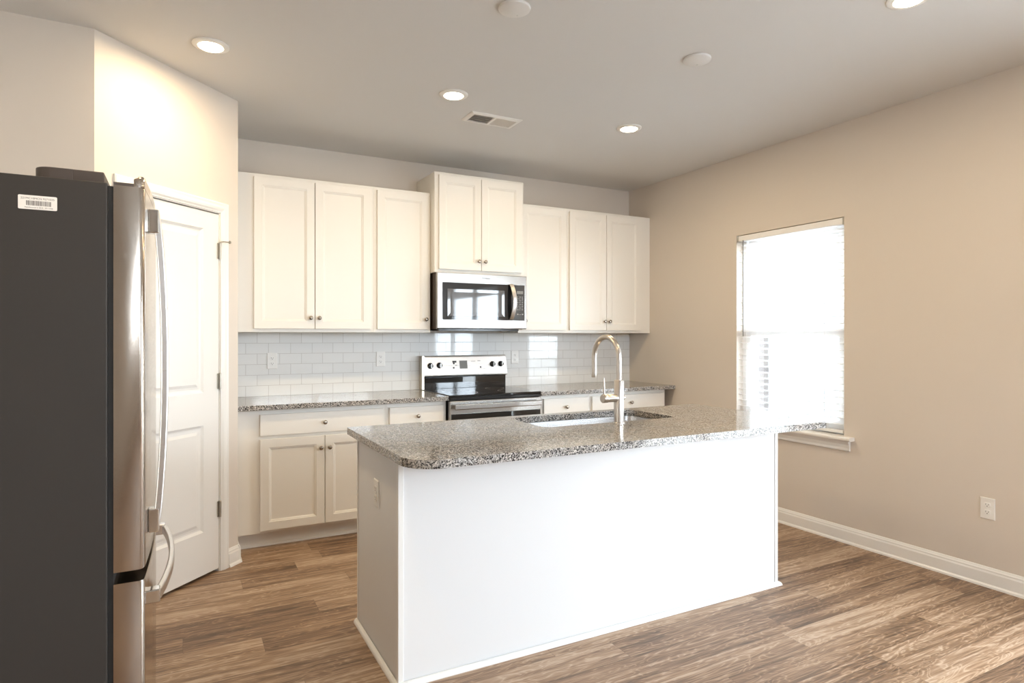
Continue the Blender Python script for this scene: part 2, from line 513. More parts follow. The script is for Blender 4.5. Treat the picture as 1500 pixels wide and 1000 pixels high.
def casing(x0, x1, zt, y0=0.0):
    """door casing: mitred U of a moulded profile; outer thick edge outwards"""
    bm = B(); w = 0.057
    lps = []
    for (cx, cz, dx, dz) in ((x0, 0, -1, 0), (x0, zt, -1, 1), (x1, zt, 1, 1), (x1, 0, 1, 0)):
        lps.append([(cx + dx * (w - u), y0 + d - 0.0, cz + dz * (w - u)) for u, d in CAS])
    return rings(bm, lps)


obj('casing', casing(D0 - 0.006, D1 + 0.006, DZ + 0.006), TRIM, dr)
bm = B(); box(bm, D0 - 0.004, D0 - 0.001, 0.0, 0.1, 0, DZ + 0.003); box(bm, D1 + 0.001, D1 + 0.004, 0.0, 0.1, 0, DZ + 0.003); box(bm, D0 - 0.004, D1 + 0.004, 0.0, 0.1, DZ + 0.001, DZ + 0.004)
obj('jamb', bm, TRIM, dr)
for z in (0.357, 1.088, 1.833):
    bm = lathe(B(), (D1 + 0.002, -0.006, z - 0.046), [(0.0055, 0), (0.0065, 0.001), (0.0065, 0.091), (0.0055, 0.092), (0.003, 0.095)], 'z', 12)
    box(bm, D1 - 0.012, D1 + 0.012, -0.001, 0.0035, z - 0.044, z + 0.044)
    hg = obj('hinge', bm, HINGE, dr, label='satin nickel hinge', smooth=40)
    if z > 1.5:
        bm = tube(B(), [(D1 + 0.002, -0.006, z + 0.05), (D1 + 0.004, -0.03, z + 0.052), (D1 + 0.03, -0.045, z + 0.052)], 0.0035, 8)
        lathe(bm, (D1 + 0.03, -0.045, z + 0.052), [(0.008, 0), (0.009, 0.003), (0.008, 0.008), (0, 0.009)], 'x', 12)
        obj('door_stop', bm, HINGE, hg, smooth=40)
bm = lathe(B(), (D0 + 0.06, 0.004, 0.93), [(0.032, 0), (0.032, 0.004), (0.012, 0.01), (0.012, 0.03), (0.026, 0.042), (0.028, 0.055), (0.018, 0.066), (0, 0.068)], '-y', 24)
obj('door_handle', bm, HINGE, dr, smooth=40)
# dark pantry behind the door gap
BBP = [(0, 0), (-0.024, 0), (-0.022, 0.010), (-0.015, 0.018), (-0.014, 0.075), (-0.010, 0.084), (-0.010, 0.090), (-0.006, 0.097), (-0.003, 0.104), (0, 0.106)]   # (outward, z)


def baseboard(name, p0, p1, out):
    """profile swept from p0 to p1; out = unit vector into the room"""
    bm = B(); out = Vector((out[0], out[1])).normalized()
    lps = []
    for p in (p0, p1): lps.append([(p[0] - out.x * u, p[1] - out.y * u, z) for u, z in BBP])
    return struct(name, rings(bm, lps), TRIM)


baseboard('baseboard_right', (0, -0.10), (0, SY1 + 0.06), (-1, 0))
baseboard('baseboard_right_rear', (0, SY0 - 0.06), (0, YB), (-1, 0))
baseboard('baseboard_alcove', (XL, A[1]), (A[0], A[1]), (0, -1))
baseboard('baseboard_left', (XL, YB), (XL, A[1]), (1, 0))
q = 0.7071
s0 = D1 + 0.063
baseboard('baseboard_pantry', (A[0] + s0 * q, A[1] + s0 * q), (BX + 0.006, BY + 0.006), (q, -q))
baseboard('baseboard_return', (BX, BY - 0.008), (BX, -0.62), (1, 0))

# window
wn = empty('window_1', (0.06, -1.775, WZ0), kind='structure')
bm = B(); fx0, fx1 = 0.065, 0.115
box(bm, fx0, fx1, WY0, WY0 + 0.04, WZ0, WZ1); box(bm, fx0, fx1, WY1 - 0.04, WY1, WZ0, WZ1)
box(bm, fx0, fx1, WY0, WY1, WZ1 - 0.04, WZ1); box(bm, fx0, fx1, WY0, WY1, WZ0, WZ0 + 0.04)
obj('window_frame', bm, VINYL, wn)
for z0, z1, xx in ((WZ0 + 0.04, 1.398, 0.068), (1.345, WZ1 - 0.04, 0.092)):
    bm = B(); a, b = WY0 + 0.04, WY1 - 0.04
    box(bm, xx, xx + 0.022, a, a + 0.04, z0, z1); box(bm, xx, xx + 0.022, b - 0.04, b, z0, z1)
    box(bm, xx, xx + 0.022, a + 0.04, b - 0.04, z1 - 0.050, z1); box(bm, xx, xx + 0.022, a + 0.04, b - 0.04, z0, z0 + 0.050)
    sa = obj('sash', bm, VINYL, wn)
    obj('glass_pane', bx(xx + 0.009, xx + 0.013, a + 0.04, b - 0.04, z0 + 0.050, z1 - 0.050), GLASS, sa)
bm = B()
prism(bm, [(-0.052, 0.668), (-0.056, 0.672), (-0.058, 0.680), (-0.056, 0.688), (-0.050, 0.692), (-0.0005, 0.692), (-0.0005, 0.668)], 'y', WY0 - 0.073, WY1 + 0.073)
box(bm, -0.0005, 0.064, WY0 + 0.001, WY1 - 0.001, WZ0 + 0.0005, WZ0 + 0.003)
obj('window_sill', bm, TRIM, wn)
bm = B()
prism(bm, [(-0.0005, 0.598), (-0.012, 0.598), (-0.017, 0.604), (-0.014, 0.618), (-0.017, 0.640), (-0.026, 0.658), (-0.034, 0.667), (-0.0005, 0.667)], 'y', WY0 - 0.045, WY1 + 0.045)
obj('apron', bm, TRIM, wn)

# blind hanging in the window
bl = empty('window_blind', (0.03, -1.775, WZ1 - 0.002), label='white slatted blind hanging in the window right of the island', cat='blind')
bm = B(); a, b = WY0 + 0.006, WY1 - 0.006
box(bm, 0.006, 0.058, a + 0.004, b - 0.004, 2.082, 2.124)
obj('headrail', bm, BLIND, bl, bevel=0.002)
for yy in (a - 0.002, b - 0.008):
    obj('bracket', bx(0.003, 0.06, yy, yy + 0.010, 2.078, 2.1265), KEYS, bl, label='grey end bracket of the headrail')
bm = B(); z = 2.052
tl = math.radians(-6)
while z > 0.745:
    c0, s0_ = 0.025 * math.cos(tl), 0.025 * math.sin(tl)
    P0 = (0.031 - c0, z - s0_); P1 = (0.031, z + 0.0015); P2 = (0.031 + c0, z + s0_)
    th = 0.0028
    prism(bm, [P0, P1, P2, (P2[0], P2[1] - th), (P1[0], P1[1] - th), (P0[0], P0[1] - th)], 'y', a + 0.006, b - 0.006)
    z -= 0.0445
obj('slats', bm, BLIND, bl)
obj('bottom_rail', bx(0.008, 0.054, a + 0.006, b - 0.006, 0.706, 0.724), BLIND, bl, bevel=0.003)
for yy in (a + 0.14, (a + b) / 2, b - 0.14):
    bm = B(); box(bm, 0.0045, 0.0057, yy - 0.001, yy + 0.001, 0.72, 2.082); box(bm, 0.0565, 0.0577, yy - 0.001, yy + 0.001, 0.72, 2.082)
    obj('ladder_cord', bm, BLIND, bl)
obj('tilt_wand', tube(B(), [(-0.004, -1.395, 2.085), (-0.006, -1.396, 2.06), (-0.006, -1.396, 1.345)], 0.0042, 8), DISP, bl, label='long grey tilt wand', smooth=60)

# patio door on the right wall, seen only in reflections
pd = empty('door_2', (0.06, -4.6, 0), kind='structure')
bm = B()
for yy in (SY0, SY1 - 0.05): box(bm, 0.03, 0.11, yy, yy + 0.05, 0, SZ1)
box(bm, 0.03, 0.11, SY0, SY1, SZ1 - 0.05, SZ1); box(bm, 0.03, 0.11, SY0, SY1, 0, 0.04)
obj('frame', bm, VINYL, pd)
for y0, y1, xx in ((SY0 + 0.05, -4.58, 0.045), (-4.66, SY1 - 0.05, 0.075)):
    bm = B()
    box(bm, xx, xx + 0.025, y0, y0 + 0.07, 0.04, SZ1 - 0.05); box(bm, xx, xx + 0.025, y1 - 0.07, y1, 0.04, SZ1 - 0.05)
    box(bm, xx, xx + 0.025, y0 + 0.07, y1 - 0.07, 0.04, 0.14); box(bm, xx, xx + 0.025, y0 + 0.07, y1 - 0.07, SZ1 - 0.12, SZ1 - 0.05)
    sa = obj('sliding_panel', bm, VINYL, pd)
    obj('glass_pane', bx(xx + 0.01, xx + 0.014, y0 + 0.07, y1 - 0.07, 0.14, SZ1 - 0.12), GLASS, sa)
# added high windows behind the camera, unseen, put in to let in daylight
rw = empty('window_added', (-1.7, YB - 0.06, RZ0), kind='structure')
bm = B()
for xx in (RX0, (RX0 + RX1) / 2 - 0.03, RX1 - 0.06): box(bm, xx, xx + 0.06, YB - 0.1, YB - 0.05, RZ0, RZ1)
box(bm, RX0, RX1, YB - 0.1, YB - 0.05, RZ0, RZ0 + 0.05); box(bm, RX0, RX1, YB - 0.1, YB - 0.05, RZ1 - 0.05, RZ1)
obj('window_frame', bm, VINYL, rw)
# outside: ground and a brick porch column
struct('ground', bx(-30, 30, -35, 30, -0.35, -0.15), CONC)
col = struct('trim_porch_column', bx(2.45, 2.53, 0.475, 0.555, -0.15, 1.36), BRICK)

SCREEN = mat('sky_screen_grey', (0.085, 0.088, 0.09), 0.8)
struct('wall_sky_screen', bx(3.4, 3.7, -1.2, 10.0, -0.15, 5.0), SCREEN)  # added screen wall: blocks bright sky and dims the view through the window

# ------------------------------------------------------------------ backsplash
struct_bs = obj('tile_backsplash', bx(BX + 0.0005, -0.0005, -0.0095, -0.0008, 0.9145, 1.3715), TILE)
tag(struct_bs, 'glossy white subway tile backsplash between the counters and the wall cabinets', 'backsplash')
# ------------------------------------------------------------------ wall cabinets
YF = -0.305     # face frame plane; doors stand 19 mm proud


def cabinet(name, label, group, x0, x1, z0, z1, yf, doors=(), drawers=(), toe=0.0, yb=-0.001, fill=(0, 0)):
    e = empty(name, ((x0 + x1) / 2, yf / 2, z0), label=label, cat='cabinet', group=group)
    zc = z0 + toe
    obj('carcass', bx(x0, x1, yf + 0.019, yb, zc, z1), CABP, e)
    # face frame: outer rectangle with stiles and rails round the openings
    bm = B(); ops = list(doors) + list(drawers)
    box(bm, x0 - fill[0], x1 + fill[1], yf, yf + 0.019, zc, z1)
    obj('face_frame', bm, CABP, e, bevel=0.0012, seg=1)
    for d in doors:
        o = obj('door', shaker(*d[:4], yf - 0.0195), CABP, e)
        if d[4]: knob(d[4][0], d[4][1], yf - 0.0195, o)
    for d in drawers:
        o = obj('drawer', slabfront(*d[:4], yf - 0.0195), CABP, e)
        if d[4]: knob(d[4][0], d[4][1], yf - 0.0195, o)
    if toe:
        obj('toe_kick', bx(x0 - fill[0], x1 + fill[1] * 0.9, yf + 0.07, yf + 0.088, z0, zc), CABP, e)
        bm = B(); prism(bm, [(yf + 0.0695, 0.0), (yf + 0.056, 0.0), (yf + 0.058, 0.010), (yf + 0.0695, 0.018)], 'x', x0 - fill[0], x1 + fill[1] * 0.9)
        obj('shoe_moulding', bm, CABP, e)
    return e


UZ0, UZ1, DZ0, DZ1 = 1.3725, 2.438, 1.396, 2.415
GU, GBs = 'wall cabinets above the counters', 'base cabinets under the granite counters'
cabinet('wall_cabinet', 'cream two-door wall cabinet at the left end, next to the pantry wall', GU, -3.44, -2.592, UZ0, UZ1, YF,
        [(-3.404, -3.0115, DZ0, DZ1, (-3.040, 1.472)), (-3.0065, -2.616, DZ0, DZ1, (-2.982, 1.472))], fill=(0.094, 0))
cabinet('wall_cabinet', 'narrow one-door cream wall cabinet just left of the microwave', GU, -2.5915, -2.152, UZ0, UZ1, YF,
        [(-2.567, -2.172, DZ0, DZ1, (-2.196, 1.472))])
cabinet('wall_cabinet', 'raised two-door cream wall cabinet sitting directly over the microwave', GU, -2.151, -1.3885, 1.828, 2.585, -0.395,
        [(-2.120, -1.7725, 1.852, 2.562, (-1.797, 1.922)), (-1.7675, -1.412, 1.852, 2.562, (-1.743, 1.922))])
cabinet('wall_cabinet', 'narrow one-door white wall cabinet just right of the microwave', GU, -1.388, -0.9105, UZ0, UZ1, YF,
        [(-1.362, -0.930, DZ0, DZ1, (-1.337, 1.472))])
cabinet('wall_cabinet', 'white two-door wall cabinet at the right end, beside the window wall', GU, -0.910, -0.04, UZ0, UZ1, YF,
        [(-0.892, -0.5085, DZ0, DZ1, (-0.532, 1.475)), (-0.5035, -0.125, DZ0, DZ1, (-0.480, 1.475))], fill=(0, 0.0395))
# ------------------------------------------------------------------ base cabinets
YC = -0.590
BZ = 0.882
cabinet('base_cabinet', 'white base cabinet with one wide drawer over two doors, beside the pantry wall', GBs, -3.44, -2.583, 0, BZ, YC,
        [(-3.396, -3.0005, 0.118, 0.693, (-3.026, 0.616)), (-2.9955, -2.606, 0.118, 0.693, (-2.970, 0.616))],
        [(-3.396, -2.606, 0.716, 0.850, (-3.000, 0.782))], toe=0.10, fill=(0.094, 0))
cabinet('base_cabinet', 'narrow white base cabinet with one drawer, just left of the range', GBs, -2.5825, -2.138, 0, BZ, YC,
        [(-2.560, -2.160, 0.118, 0.693, (-2.535, 0.616))], [(-2.560, -2.160, 0.716, 0.850, (-2.360, 0.784))], toe=0.10)
cabinet('base_cabinet', 'narrow white base cabinet with one drawer, just right of the range', GBs, -1.364, -0.8805, 0, BZ, YC,
        [(-1.321, -0.900, 0.118, 0.693, (-1.296, 0.616))], [(-1.321, -0.900, 0.716, 0.852, (-1.118, 0.782))], toe=0.10)
cabinet('base_cabinet', 'white base cabinet with one wide drawer, at the end by the window wall', GBs, -0.880, -0.075, 0, BZ, YC,
        [(-0.860, -0.485, 0.118, 0.693, (-0.510, 0.616)), (-0.480, -0.100, 0.118, 0.693, (-0.455, 0.616))], [(-0.860, -0.100, 0.716, 0.852, (-0.468, 0.786))], toe=0.10)
# ------------------------------------------------------------------ granite counters
CT0, CT1 = 0.8825, 0.914
ct = obj('countertop', bx(BX + 0.001, -2.1365, -0.645, -0.001, CT0, CT1), GRAN, bevel=0.0025)
tag(ct, 'speckled grey granite countertop left of the range', 'countertop')
ct = obj('countertop', bx(-1.3655, -0.001, -0.645, -0.001, CT0, CT1), GRAN, bevel=0.0025)
tag(ct, 'speckled grey granite countertop between the range and the window wall', 'countertop')

# ------------------------------------------------------------------ range
RX, RXE = -2.132, -1.370
rg = empty('range', ((RX + RXE) / 2, -0.33, 0), label='stainless steel electric range with black glass cooktop between the two counters', cat='stove')
obj('body', bx(RX + 0.003, RXE - 0.003, -0.615, -0.02, 0.03, 0.898), BLACK, rg)
bm = B(); box(bm, RX, RXE, -0.648, -0.075, 0.902, 0.9195)
ck = obj('cooktop', bm, BGLASS, rg, label='black glass cooktop', bevel=0.004)
for cx, cy, r in ((-1.94, -0.22, 0.075), (-1.56, -0.22, 0.075), (-1.94, -0.47, 0.10), (-1.56, -0.47, 0.085)):
    lps = [[(cx + rr * math.cos(2 * PI * k / 40), cy + rr * math.sin(2 * PI * k / 40), 0.9199) for k in range(40)] for rr in (r, r + 0.003)]
    obj('burner_ring', rings(B(), lps, False, False), KEYS, ck)
obj('front_trim', bx(RX, RXE, -0.652, -0.62, 0.880, 0.9015), BLACK, rg, bevel=0.003)
# oven door
obj('oven_door', bx(RX + 0.002, RXE - 0.002, -0.652, -0.616, 0.20, 0.877), STEEL, rg, bevel=0.004)
od = rg.children[-1] if rg.children else None
od = [o for o in bpy.data.objects if o.name.startswith('oven_door')][0]
obj('oven_window', bx(RX + 0.012, RXE - 0.012, -0.6545, -0.652, 0.30, 0.783), BGLASS, od, label='black oven window')
bm = B(); box(bm, RX + 0.022, RXE - 0.022, -0.705, -0.688, 0.818, 0.856)
obj('handle', bm, STEEL, od, bevel=0.006, seg=3)
for xx in (RX + 0.03, RXE - 0.055): obj('handle_mount', bx(xx, xx + 0.025, -0.690, -0.651, 0.824, 0.850), STEEL, od, bevel=0.002)
obj('storage_drawer', bx(RX + 0.002, RXE - 0.002, -0.650, -0.616, 0.045, 0.192), STEEL, rg, bevel=0.004)
for xx in (RX + 0.04, RXE - 0.07):
    for yy in (-0.58, -0.10): obj('foot', bx(xx, xx + 0.03, yy, yy + 0.03, 0, 0.031), BLACK, rg)
# back guard
bm = B()
prism(bm, [(-0.012, 0.915), (-0.012, 1.176), (-0.020, 1.183), (-0.045, 1.183), (-0.046, 1.176), (-0.075, 1.03), (-0.072, 1.018), (-0.050, 1.012), (-0.050, 0.915)], 'x', RX + 0.004, RXE - 0.002)
obj('back_guard', bm, BLACK, rg, smooth=30)
bm = B()
prism(bm, [(-0.0465, 1.182), (-0.0495, 1.174), (-0.0785, 1.03), (-0.077, 1.022), (-0.072, 1.018), (-0.075, 1.03), (-0.046, 1.176), (-0.040, 1.183), (-0.020, 1.183), (-0.012, 1.18), (-0.012, 1.1865), (-0.040, 1.1865)], 'x', RX + 0.016, RXE)
cp = obj('control_panel', bm, HSTEEL, rg, label='brushed steel control panel')
obj('end_cap', bx(RX - 0.004, RX + 0.015, -0.078, -0.012, 0.915, 1.186), mat('warm_reflection_steel', (0.62, 0.56, 0.47), 0.3, 1.0), rg, label='metal side of the back guard, warm reflection in its colour')  # beige base colour stands in for a warm reflection on the steel
bm = B()
box(bm, RX + 0.016, RXE - 0.012, -0.058, -0.0505, 0.921, 1.010)
obj('lower_panel', bm, BGLASS, rg, label='glossy black lower panel')
bm = B()


def ypan(z): return -0.0495 - (1.174 - z) * (0.029 / 0.144)


for kx, kz in ((-2.061, 1.106), (-1.982, 1.108), (-1.504, 1.110), (-1.424, 1.111)):
    k = obj('knob', lathe(B(), (kx, ypan(kz) - 0.001, kz), [(0.024, 0), (0.024, 0.004), (0.020, 0.006), (0.018, 0.024), (0.015, 0.027), (0, 0.027)], '-y', 28), BLACK, rg, smooth=40)
    obj('knob_grip', bx(kx - 0.003, kx + 0.003, ypan(kz) - 0.033, ypan(kz) - 0.026, kz - 0.016, kz + 0.016), STEEL, k)
yy = ypan(1.14)
bm = B(); prism(bm, [(ypan(1.146) - 0.0006, 1.146), (ypan(1.076) - 0.0006, 1.076), (ypan(1.076) + 0.002, 1.076), (ypan(1.146) + 0.002, 1.146)], 'x', -1.868, -1.608)
dp = obj('display_panel', bm, HSTEEL, rg)  # pale steel stands in for the strong reflection on the touch panel
bm = B(); prism(bm, [(ypan(1.144) - 0.0014, 1.144), (ypan(1.078) - 0.0014, 1.078), (ypan(1.078) + 0.001, 1.078), (ypan(1.144) + 0.001, 1.144)], 'x', -1.805, -1.735)
obj('clock_display', bm, DISP, dp)
bm = B()
for (x0, x1, z0, z1) in ((-1.866, -1.832, 1.128, 1.143), (-1.862, -1.848, 1.115, 1.127), (-1.866, -1.852, 1.080, 1.092), (-1.846, -1.828, 1.104, 1.108), (-1.640, -1.614, 1.138, 1.142), (-1.622, -1.610, 1.080, 1.094), (-1.70, -1.66, 1.135, 1.1375)):
    box(bm, x0, x1, ypan(z0) - 0.0012, ypan(z0) + 0.003, z0, z1)
obj('printed_keys', bm, DARKP, dp)

# ------------------------------------------------------------------ microwave
MX, MXE, MZ, MZE = -2.141, -1.377, 1.397, 1.8265
mw = empty('microwave', ((MX + MXE) / 2, -0.2, MZ), label='stainless steel over-the-range microwave with black glass door', cat='microwave')
obj('body', bx(MX + 0.002, MXE - 0.002, -0.395, -0.011, MZ + 0.004, MZE), mat('microwave_side_brown', (0.05, 0.035, 0.025), 0.35), mw, label='dark brown body')
bm = B(); prism(bm, [(-0.398, MZ + 0.004), (-0.424, MZ + 0.004), (-0.430, MZ + 0.012), (-0.430, MZE - 0.004), (-0.426, MZE - 0.001), (-0.398, MZE - 0.001)], 'x', MX, MXE)
fr_ = obj('front_panel', bm, STEEL, mw, label='stainless front', bevel=0.002)
obj('vent', bx(MX + 0.02, MXE - 0.06, -0.405, -0.03, MZ - 0.010, MZ + 0.003), BLACK, mw, label='black underside vent')
bm = B(); box(bm, -2.101, -1.516, -0.4330, -0.4302, 1.470, 1.752)
dg_ = obj('door_glass', bm, BGLASS, mw, bevel=0.001)
bm = B()
o_ = [(-2.062, 1.500), (-1.580, 1.500), (-1.580, 1.702), (-2.062, 1.702)]
def RR(i, y): return [(-2.062 + i, y, 1.496 + i), (-1.578 - i, y, 1.496 + i), (-1.578 - i, y, 1.704 - i), (-2.062 + i, y, 1.704 - i)]
rings(bm, [RR(0, -0.4331), RR(0.001, -0.4342), RR(0.024, -0.4338), RR(0.025, -0.4334)], True, True)
obj('window_mesh', bm, MWIN, dg_, label='grey see-through window')
cpn = obj('control_panel', bx(-1.5145, -1.398, -0.4335, -0.4302, 1.470, 1.752), MPANEL, mw, bevel=0.001)
obj('display', bx(-1.468, -1.412, -0.4342, -0.4336, 1.682, 1.705), DISP, cpn)
bm = B()
for r in range(8):
    for cc in range(3):
        x = -1.466 + cc * 0.021; z = 1.655 - r * 0.0145
        w_ = 0.011 if (r + cc) % 2 else 0.008
        box(bm, x, x + w_, -0.4339, -0.4336, z, z + 0.005)
for x, w_ in ((-1.466, 0.012), (-1.444, 0.010), (-1.424, 0.014)): box(bm, x, x + w_, -0.4339, -0.4336, 1.515, 1.524 if w_ > 0.011 else 1.520)
obj('printed_keys', bm, KEYS, cpn)
# bowed handle
pts = []
for k in range(17):
    s = k / 16; z = 1.477 + s * (1.758 - 1.477)
    bow = math.sin(PI * s)
    pts.append((-1.522 + 0.010 * bow, -0.442 - 0.042 * bow ** 0.8, z))
obj('handle', strip(B(), pts, (0.0165, 0, 0), (0, 0.006, 0)), HSTEEL, mw, bevel=0.003, smooth=40)
for z in (1.480, 1.740): obj('handle_mount', bx(-1.536, -1.508, -0.446, -0.4331, z, z + 0.015), STEEL, mw)
text('Whirlpool', 0.0175, 'badge', INK, fr_, (-1.739, -0.4304, 1.789), (1, 0, 0), (0, 0, 1), 0.0004, 'CENTER', 1.0)

# ------------------------------------------------------------------ island
IX0, IX1, IY0, IY1 = -3.100, -0.982, -2.500, -1.875
isl = empty('kitchen_island', ((IX0 + IX1) / 2, (IY0 + IY1) / 2, 0), label='white panelled kitchen island base standing on the plank floor', cat='island')
obj('carcass', bx(IX0 + 0.018, IX1 - 0.018, IY0 + 0.012, IY1 - 0.012, 0.0, 0.10), ISLP, isl)
obj('front_panel', bx(IX0 + 0.004, IX1 - 0.004, IY0 + 0.002, IY0 + 0.012, 0.0, CT0 - 0.0005), ISLP, isl)
for xx in (IX0 + 0.002, IX1 - 0.014):
    obj('end_panel', bx(xx, xx + 0.012, IY0 + 0.012, IY1 - 0.002, 0.0, CT0 - 0.0005), ISLP, isl)
obj('back_panel', bx(IX0 + 0.014, IX1 - 0.014, IY1 - 0.012, IY1 - 0.002, 0.0, CT0 - 0.0005), ISLP, isl)
cw = 0.020
for (x0, x1, y0, y1) in ((IX0 - 0.003, IX0 + cw, IY0 - 0.003, IY0 + cw), (IX1 - cw, IX1 + 0.003, IY0 - 0.003, IY0 + cw), (IX0 - 0.003, IX0 + 0.012, IY1 - 0.014, IY1)):
    obj('corner_trim', bx(x0, x1, y0, y1, 0.0, CT0 - 0.0005), TRIM, isl, bevel=0.003)
bm = B()
SH = [(0, 0), (0.016, 0), (0.0155, 0.006), (0.012, 0.013), (0.006, 0.018), (0, 0.020)]
e = 0.003
cor = [(IX1 + e, IY1 + 0.0, 1, 0), (IX1 + e, IY0 - e, 1, -1), (IX0 - e, IY0 - e, -1, -1), (IX0 - e, IY1, -1, 0)]
rings(bm, [[(cx + dx * u, cy + dy * u, z) for u, z in SH] for cx, cy, dx, dy in cor])
obj('shoe_moulding', bm, TRIM, isl)
# island countertop with the sink opening
SX0, SX1, SY_0, SY_1 = -2.315, -1.500, -2.285, -1.900
outer = rrect(-3.142, -0.950, -2.775, -1.835, (0.125, 0.012, 0.012, 0.012), 10)
inner = rrect(SX0, SX1, SY_0, SY_1, 0.05, 8)
ic = obj('island_countertop', slab_hole(B(), outer, inner, CT0, CT1), GRAN, bevel=0.0022, ang=50)
tag(ic, 'speckled beige-grey granite countertop with a sink cutout on the island', 'countertop')
# undermount sink hanging in the opening
sk = empty('kitchen_sink', ((SX0 + SX1) / 2, (SY_0 + SY_1) / 2, 0.67), label='stainless steel undermount sink set in the island countertop', cat='sink')
bm = B(); g_ = 0.006; sd = 0.20
lps = []
for (ins, z, r) in ((-0.024, CT0 - 0.005, 0.07), (-0.024, CT0 - 0.0022, 0.07), (-g_, CT0 - 0.0022, 0.055), (-g_ + 0.002, CT0 - 0.004, 0.053), (0.004, CT0 - sd + 0.03, 0.05), (0.014, CT0 - sd + 0.008, 0.045), (0.035, CT0 - sd, 0.03)):
    lps.append([(x, y, z) for x, y in rrect(SX0 + ins, SX1 - ins, SY_0 + ins, SY_1 - ins, r, 6)])
rings(bm, lps, False, True)
bw = obj('bowl', bm, SSTEEL, sk, smooth=35)
md = bw.modifiers.new('thick', 'SOLIDIFY'); md.thickness = 0.0015; md.offset = 1
bm = lathe(B(), ((SX0 + SX1) / 2, (SY_0 + SY_1) / 2, CT0 - sd), [(0.045, 0.0005), (0.045, 0.003), (0.036, 0.002), (0.02, 0.001), (0.0, 0.001)], 'z', 24)
obj('drain', bm, CHRO, sk, smooth=40)
# faucet
FX, FY = -1.918, -2.330
fc = empty('faucet', (FX, FY, CT1), label='brushed nickel gooseneck faucet standing on the island beside the sink', cat='faucet')
bm = lathe(B(), (FX, FY, CT1), [(0.028, 0), (0.028, 0.004), (0.0245, 0.008), (0.0245, 0.213), (0.0235, 0.2145), (0.0, 0.2145)], 'z', 32)
obj('body', bm, NICK, fc, smooth=40)
pts = [(FX, FY, CT1 + 0.205), (FX, FY, 1.236)]
R_ = 0.105
for k in range(1, 24):
    a = PI * k / 24; pts.append((FX, FY + R_ - R_ * math.cos(a), 1.236 + R_ * math.sin(a)))
pts += [(FX, FY + 2 * R_, 1.236), (FX, FY + 2 * R_, 1.150)]
obj('spout', tube(B(), pts, 0.0135, 20), NICK, fc, smooth=60)
bm = lathe(B(), (FX, FY + 2 * R_, 1.150), [(0.0140, 0), (0.0140, 0.018), (0.013, 0.02), (0.011, 0.0195), (0.0, 0.016)], '-z', 20)
obj('spray_head', bm, NICK, fc, smooth=40)
bm = lathe(B(), (FX - 0.015, FY, 1.040), [(0.019, 0), (0.019, 0.055), (0.0185, 0.056), (0.0215, 0.057), (0.0215, 0.083), (0.019, 0.086), (0, 0.086)], '-x', 28)
hv = obj('valve', bm, NICK, fc, smooth=40)
obj('handle', tube(B(), [(FX - 0.090, FY, 1.055), (FX - 0.091, FY, 1.135), (FX - 0.091, FY, 1.140)], [0.0048, 0.0042, 0.003], 12), NICK, hv, smooth=60)
bm = lathe(B(), (FX + 0.018, FY, 1.040), [(0.012, 0), (0.012, 0.012), (0.010, 0.014), (0, 0.014)], 'x', 20)
obj('cap', bm, NICK, fc, smooth=40)

# ------------------------------------------------------------------ outlets
def outlet(label, loc, rz, group=None):
    e = empty('power_outlet', loc, rz, label=label, cat='outlet', local=True)
    bm = B(); w_, h_ = 0.035, 0.0575
    lp = lambda i, y: [(-w_ + i, y, -h_ + i), (w_ - i, y, -h_ + i), (w_ - i, y, h_ - i), (-w_ + i, y, h_ - i)]
    rings(bm, [lp(0, -0.0003), lp(0, -0.003), lp(0.0015, -0.0048), lp(0.004, -0.0058)])
    obj('cover_plate', bm, PLAS, e)
    for zz in (0.0195, -0.0195):
        pts = [(0.0165 * math.cos(a) if abs(math.cos(a)) < 0.95 else 0.0155 * math.copysign(1, math.cos(a)), max(-0.0125, min(0.0125, 0.0165 * math.sin(a)))) for a in [2 * PI * k / 28 for k in range(28)]]
        bm = B(); rings(bm, [[(x, -0.0057, zz + z) for x, z in pts], [(x, -0.0078, zz + z) for x, z in pts], [(x * 0.95, -0.0084, zz + z * 0.95) for x, z in pts]])
        rc = obj('receptacle', bm, PLAS, e)
        bm = B()
        box(bm, -0.0072, -0.0052, -0.0087, -0.0082, zz - 0.001, zz + 0.0075); box(bm, 0.0052, 0.0072, -0.0087, -0.0082, zz - 0.001, zz + 0.0062)
        box(bm, -0.0022, 0.0022, -0.0087, -0.0082, zz - 0.0085, zz - 0.004)
        obj('slots', bm, DARKP, rc)
    obj('screw', lathe(B(), (0, -0.0058, 0), [(0.003, 0), (0.003, 0.0008), (0, 0.001)], '-y', 10), PLAS, e)
    return e


outlet('white outlet on the tile above the left counter, nearest the pantry wall', (-3.252, -0.0097, 1.166), 0)
outlet('white outlet on the tile a little left of the range', (-2.453, -0.0097, 1.166), 0)
outlet('white outlet on the tile just right of the range control panel', (-1.262, -0.0097, 1.162), 0)
outlet('white outlet low on the beige wall right of the window', (-0.0002, -3.047, 0.419), -PI / 2)
outlet('white outlet on the left end panel of the island', (IX0 + 0.0018, -2.200, 0.678), -PI / 2)

# ------------------------------------------------------------------ ceiling fixtures
LC = empty('recessed_light', (0, 0, 0), label='x', cat='ceiling light', local=True, group='recessed ceiling lights')


def fill_light(e):
    bm = B()
    lathe(bm, (0, 0, 0), [(0.083, 0.0003), (0.083, 0.004), (0.078, 0.008), (0.060, 0.011), (0.0565, 0.010), (0.0565, 0.0003)], '-z', 40)
    obj('trim_ring', bm, TRIM, e, smooth=40)
    obj('lens', lathe(B(), (0, 0, 0), [(0.056, 0.001), (0.056, 0.009), (0.050, 0.014), (0.036, 0.0175), (0.018, 0.019), (0.0, 0.0195)], '-z', 32), LENS, e, smooth=60, label='glowing white lens')


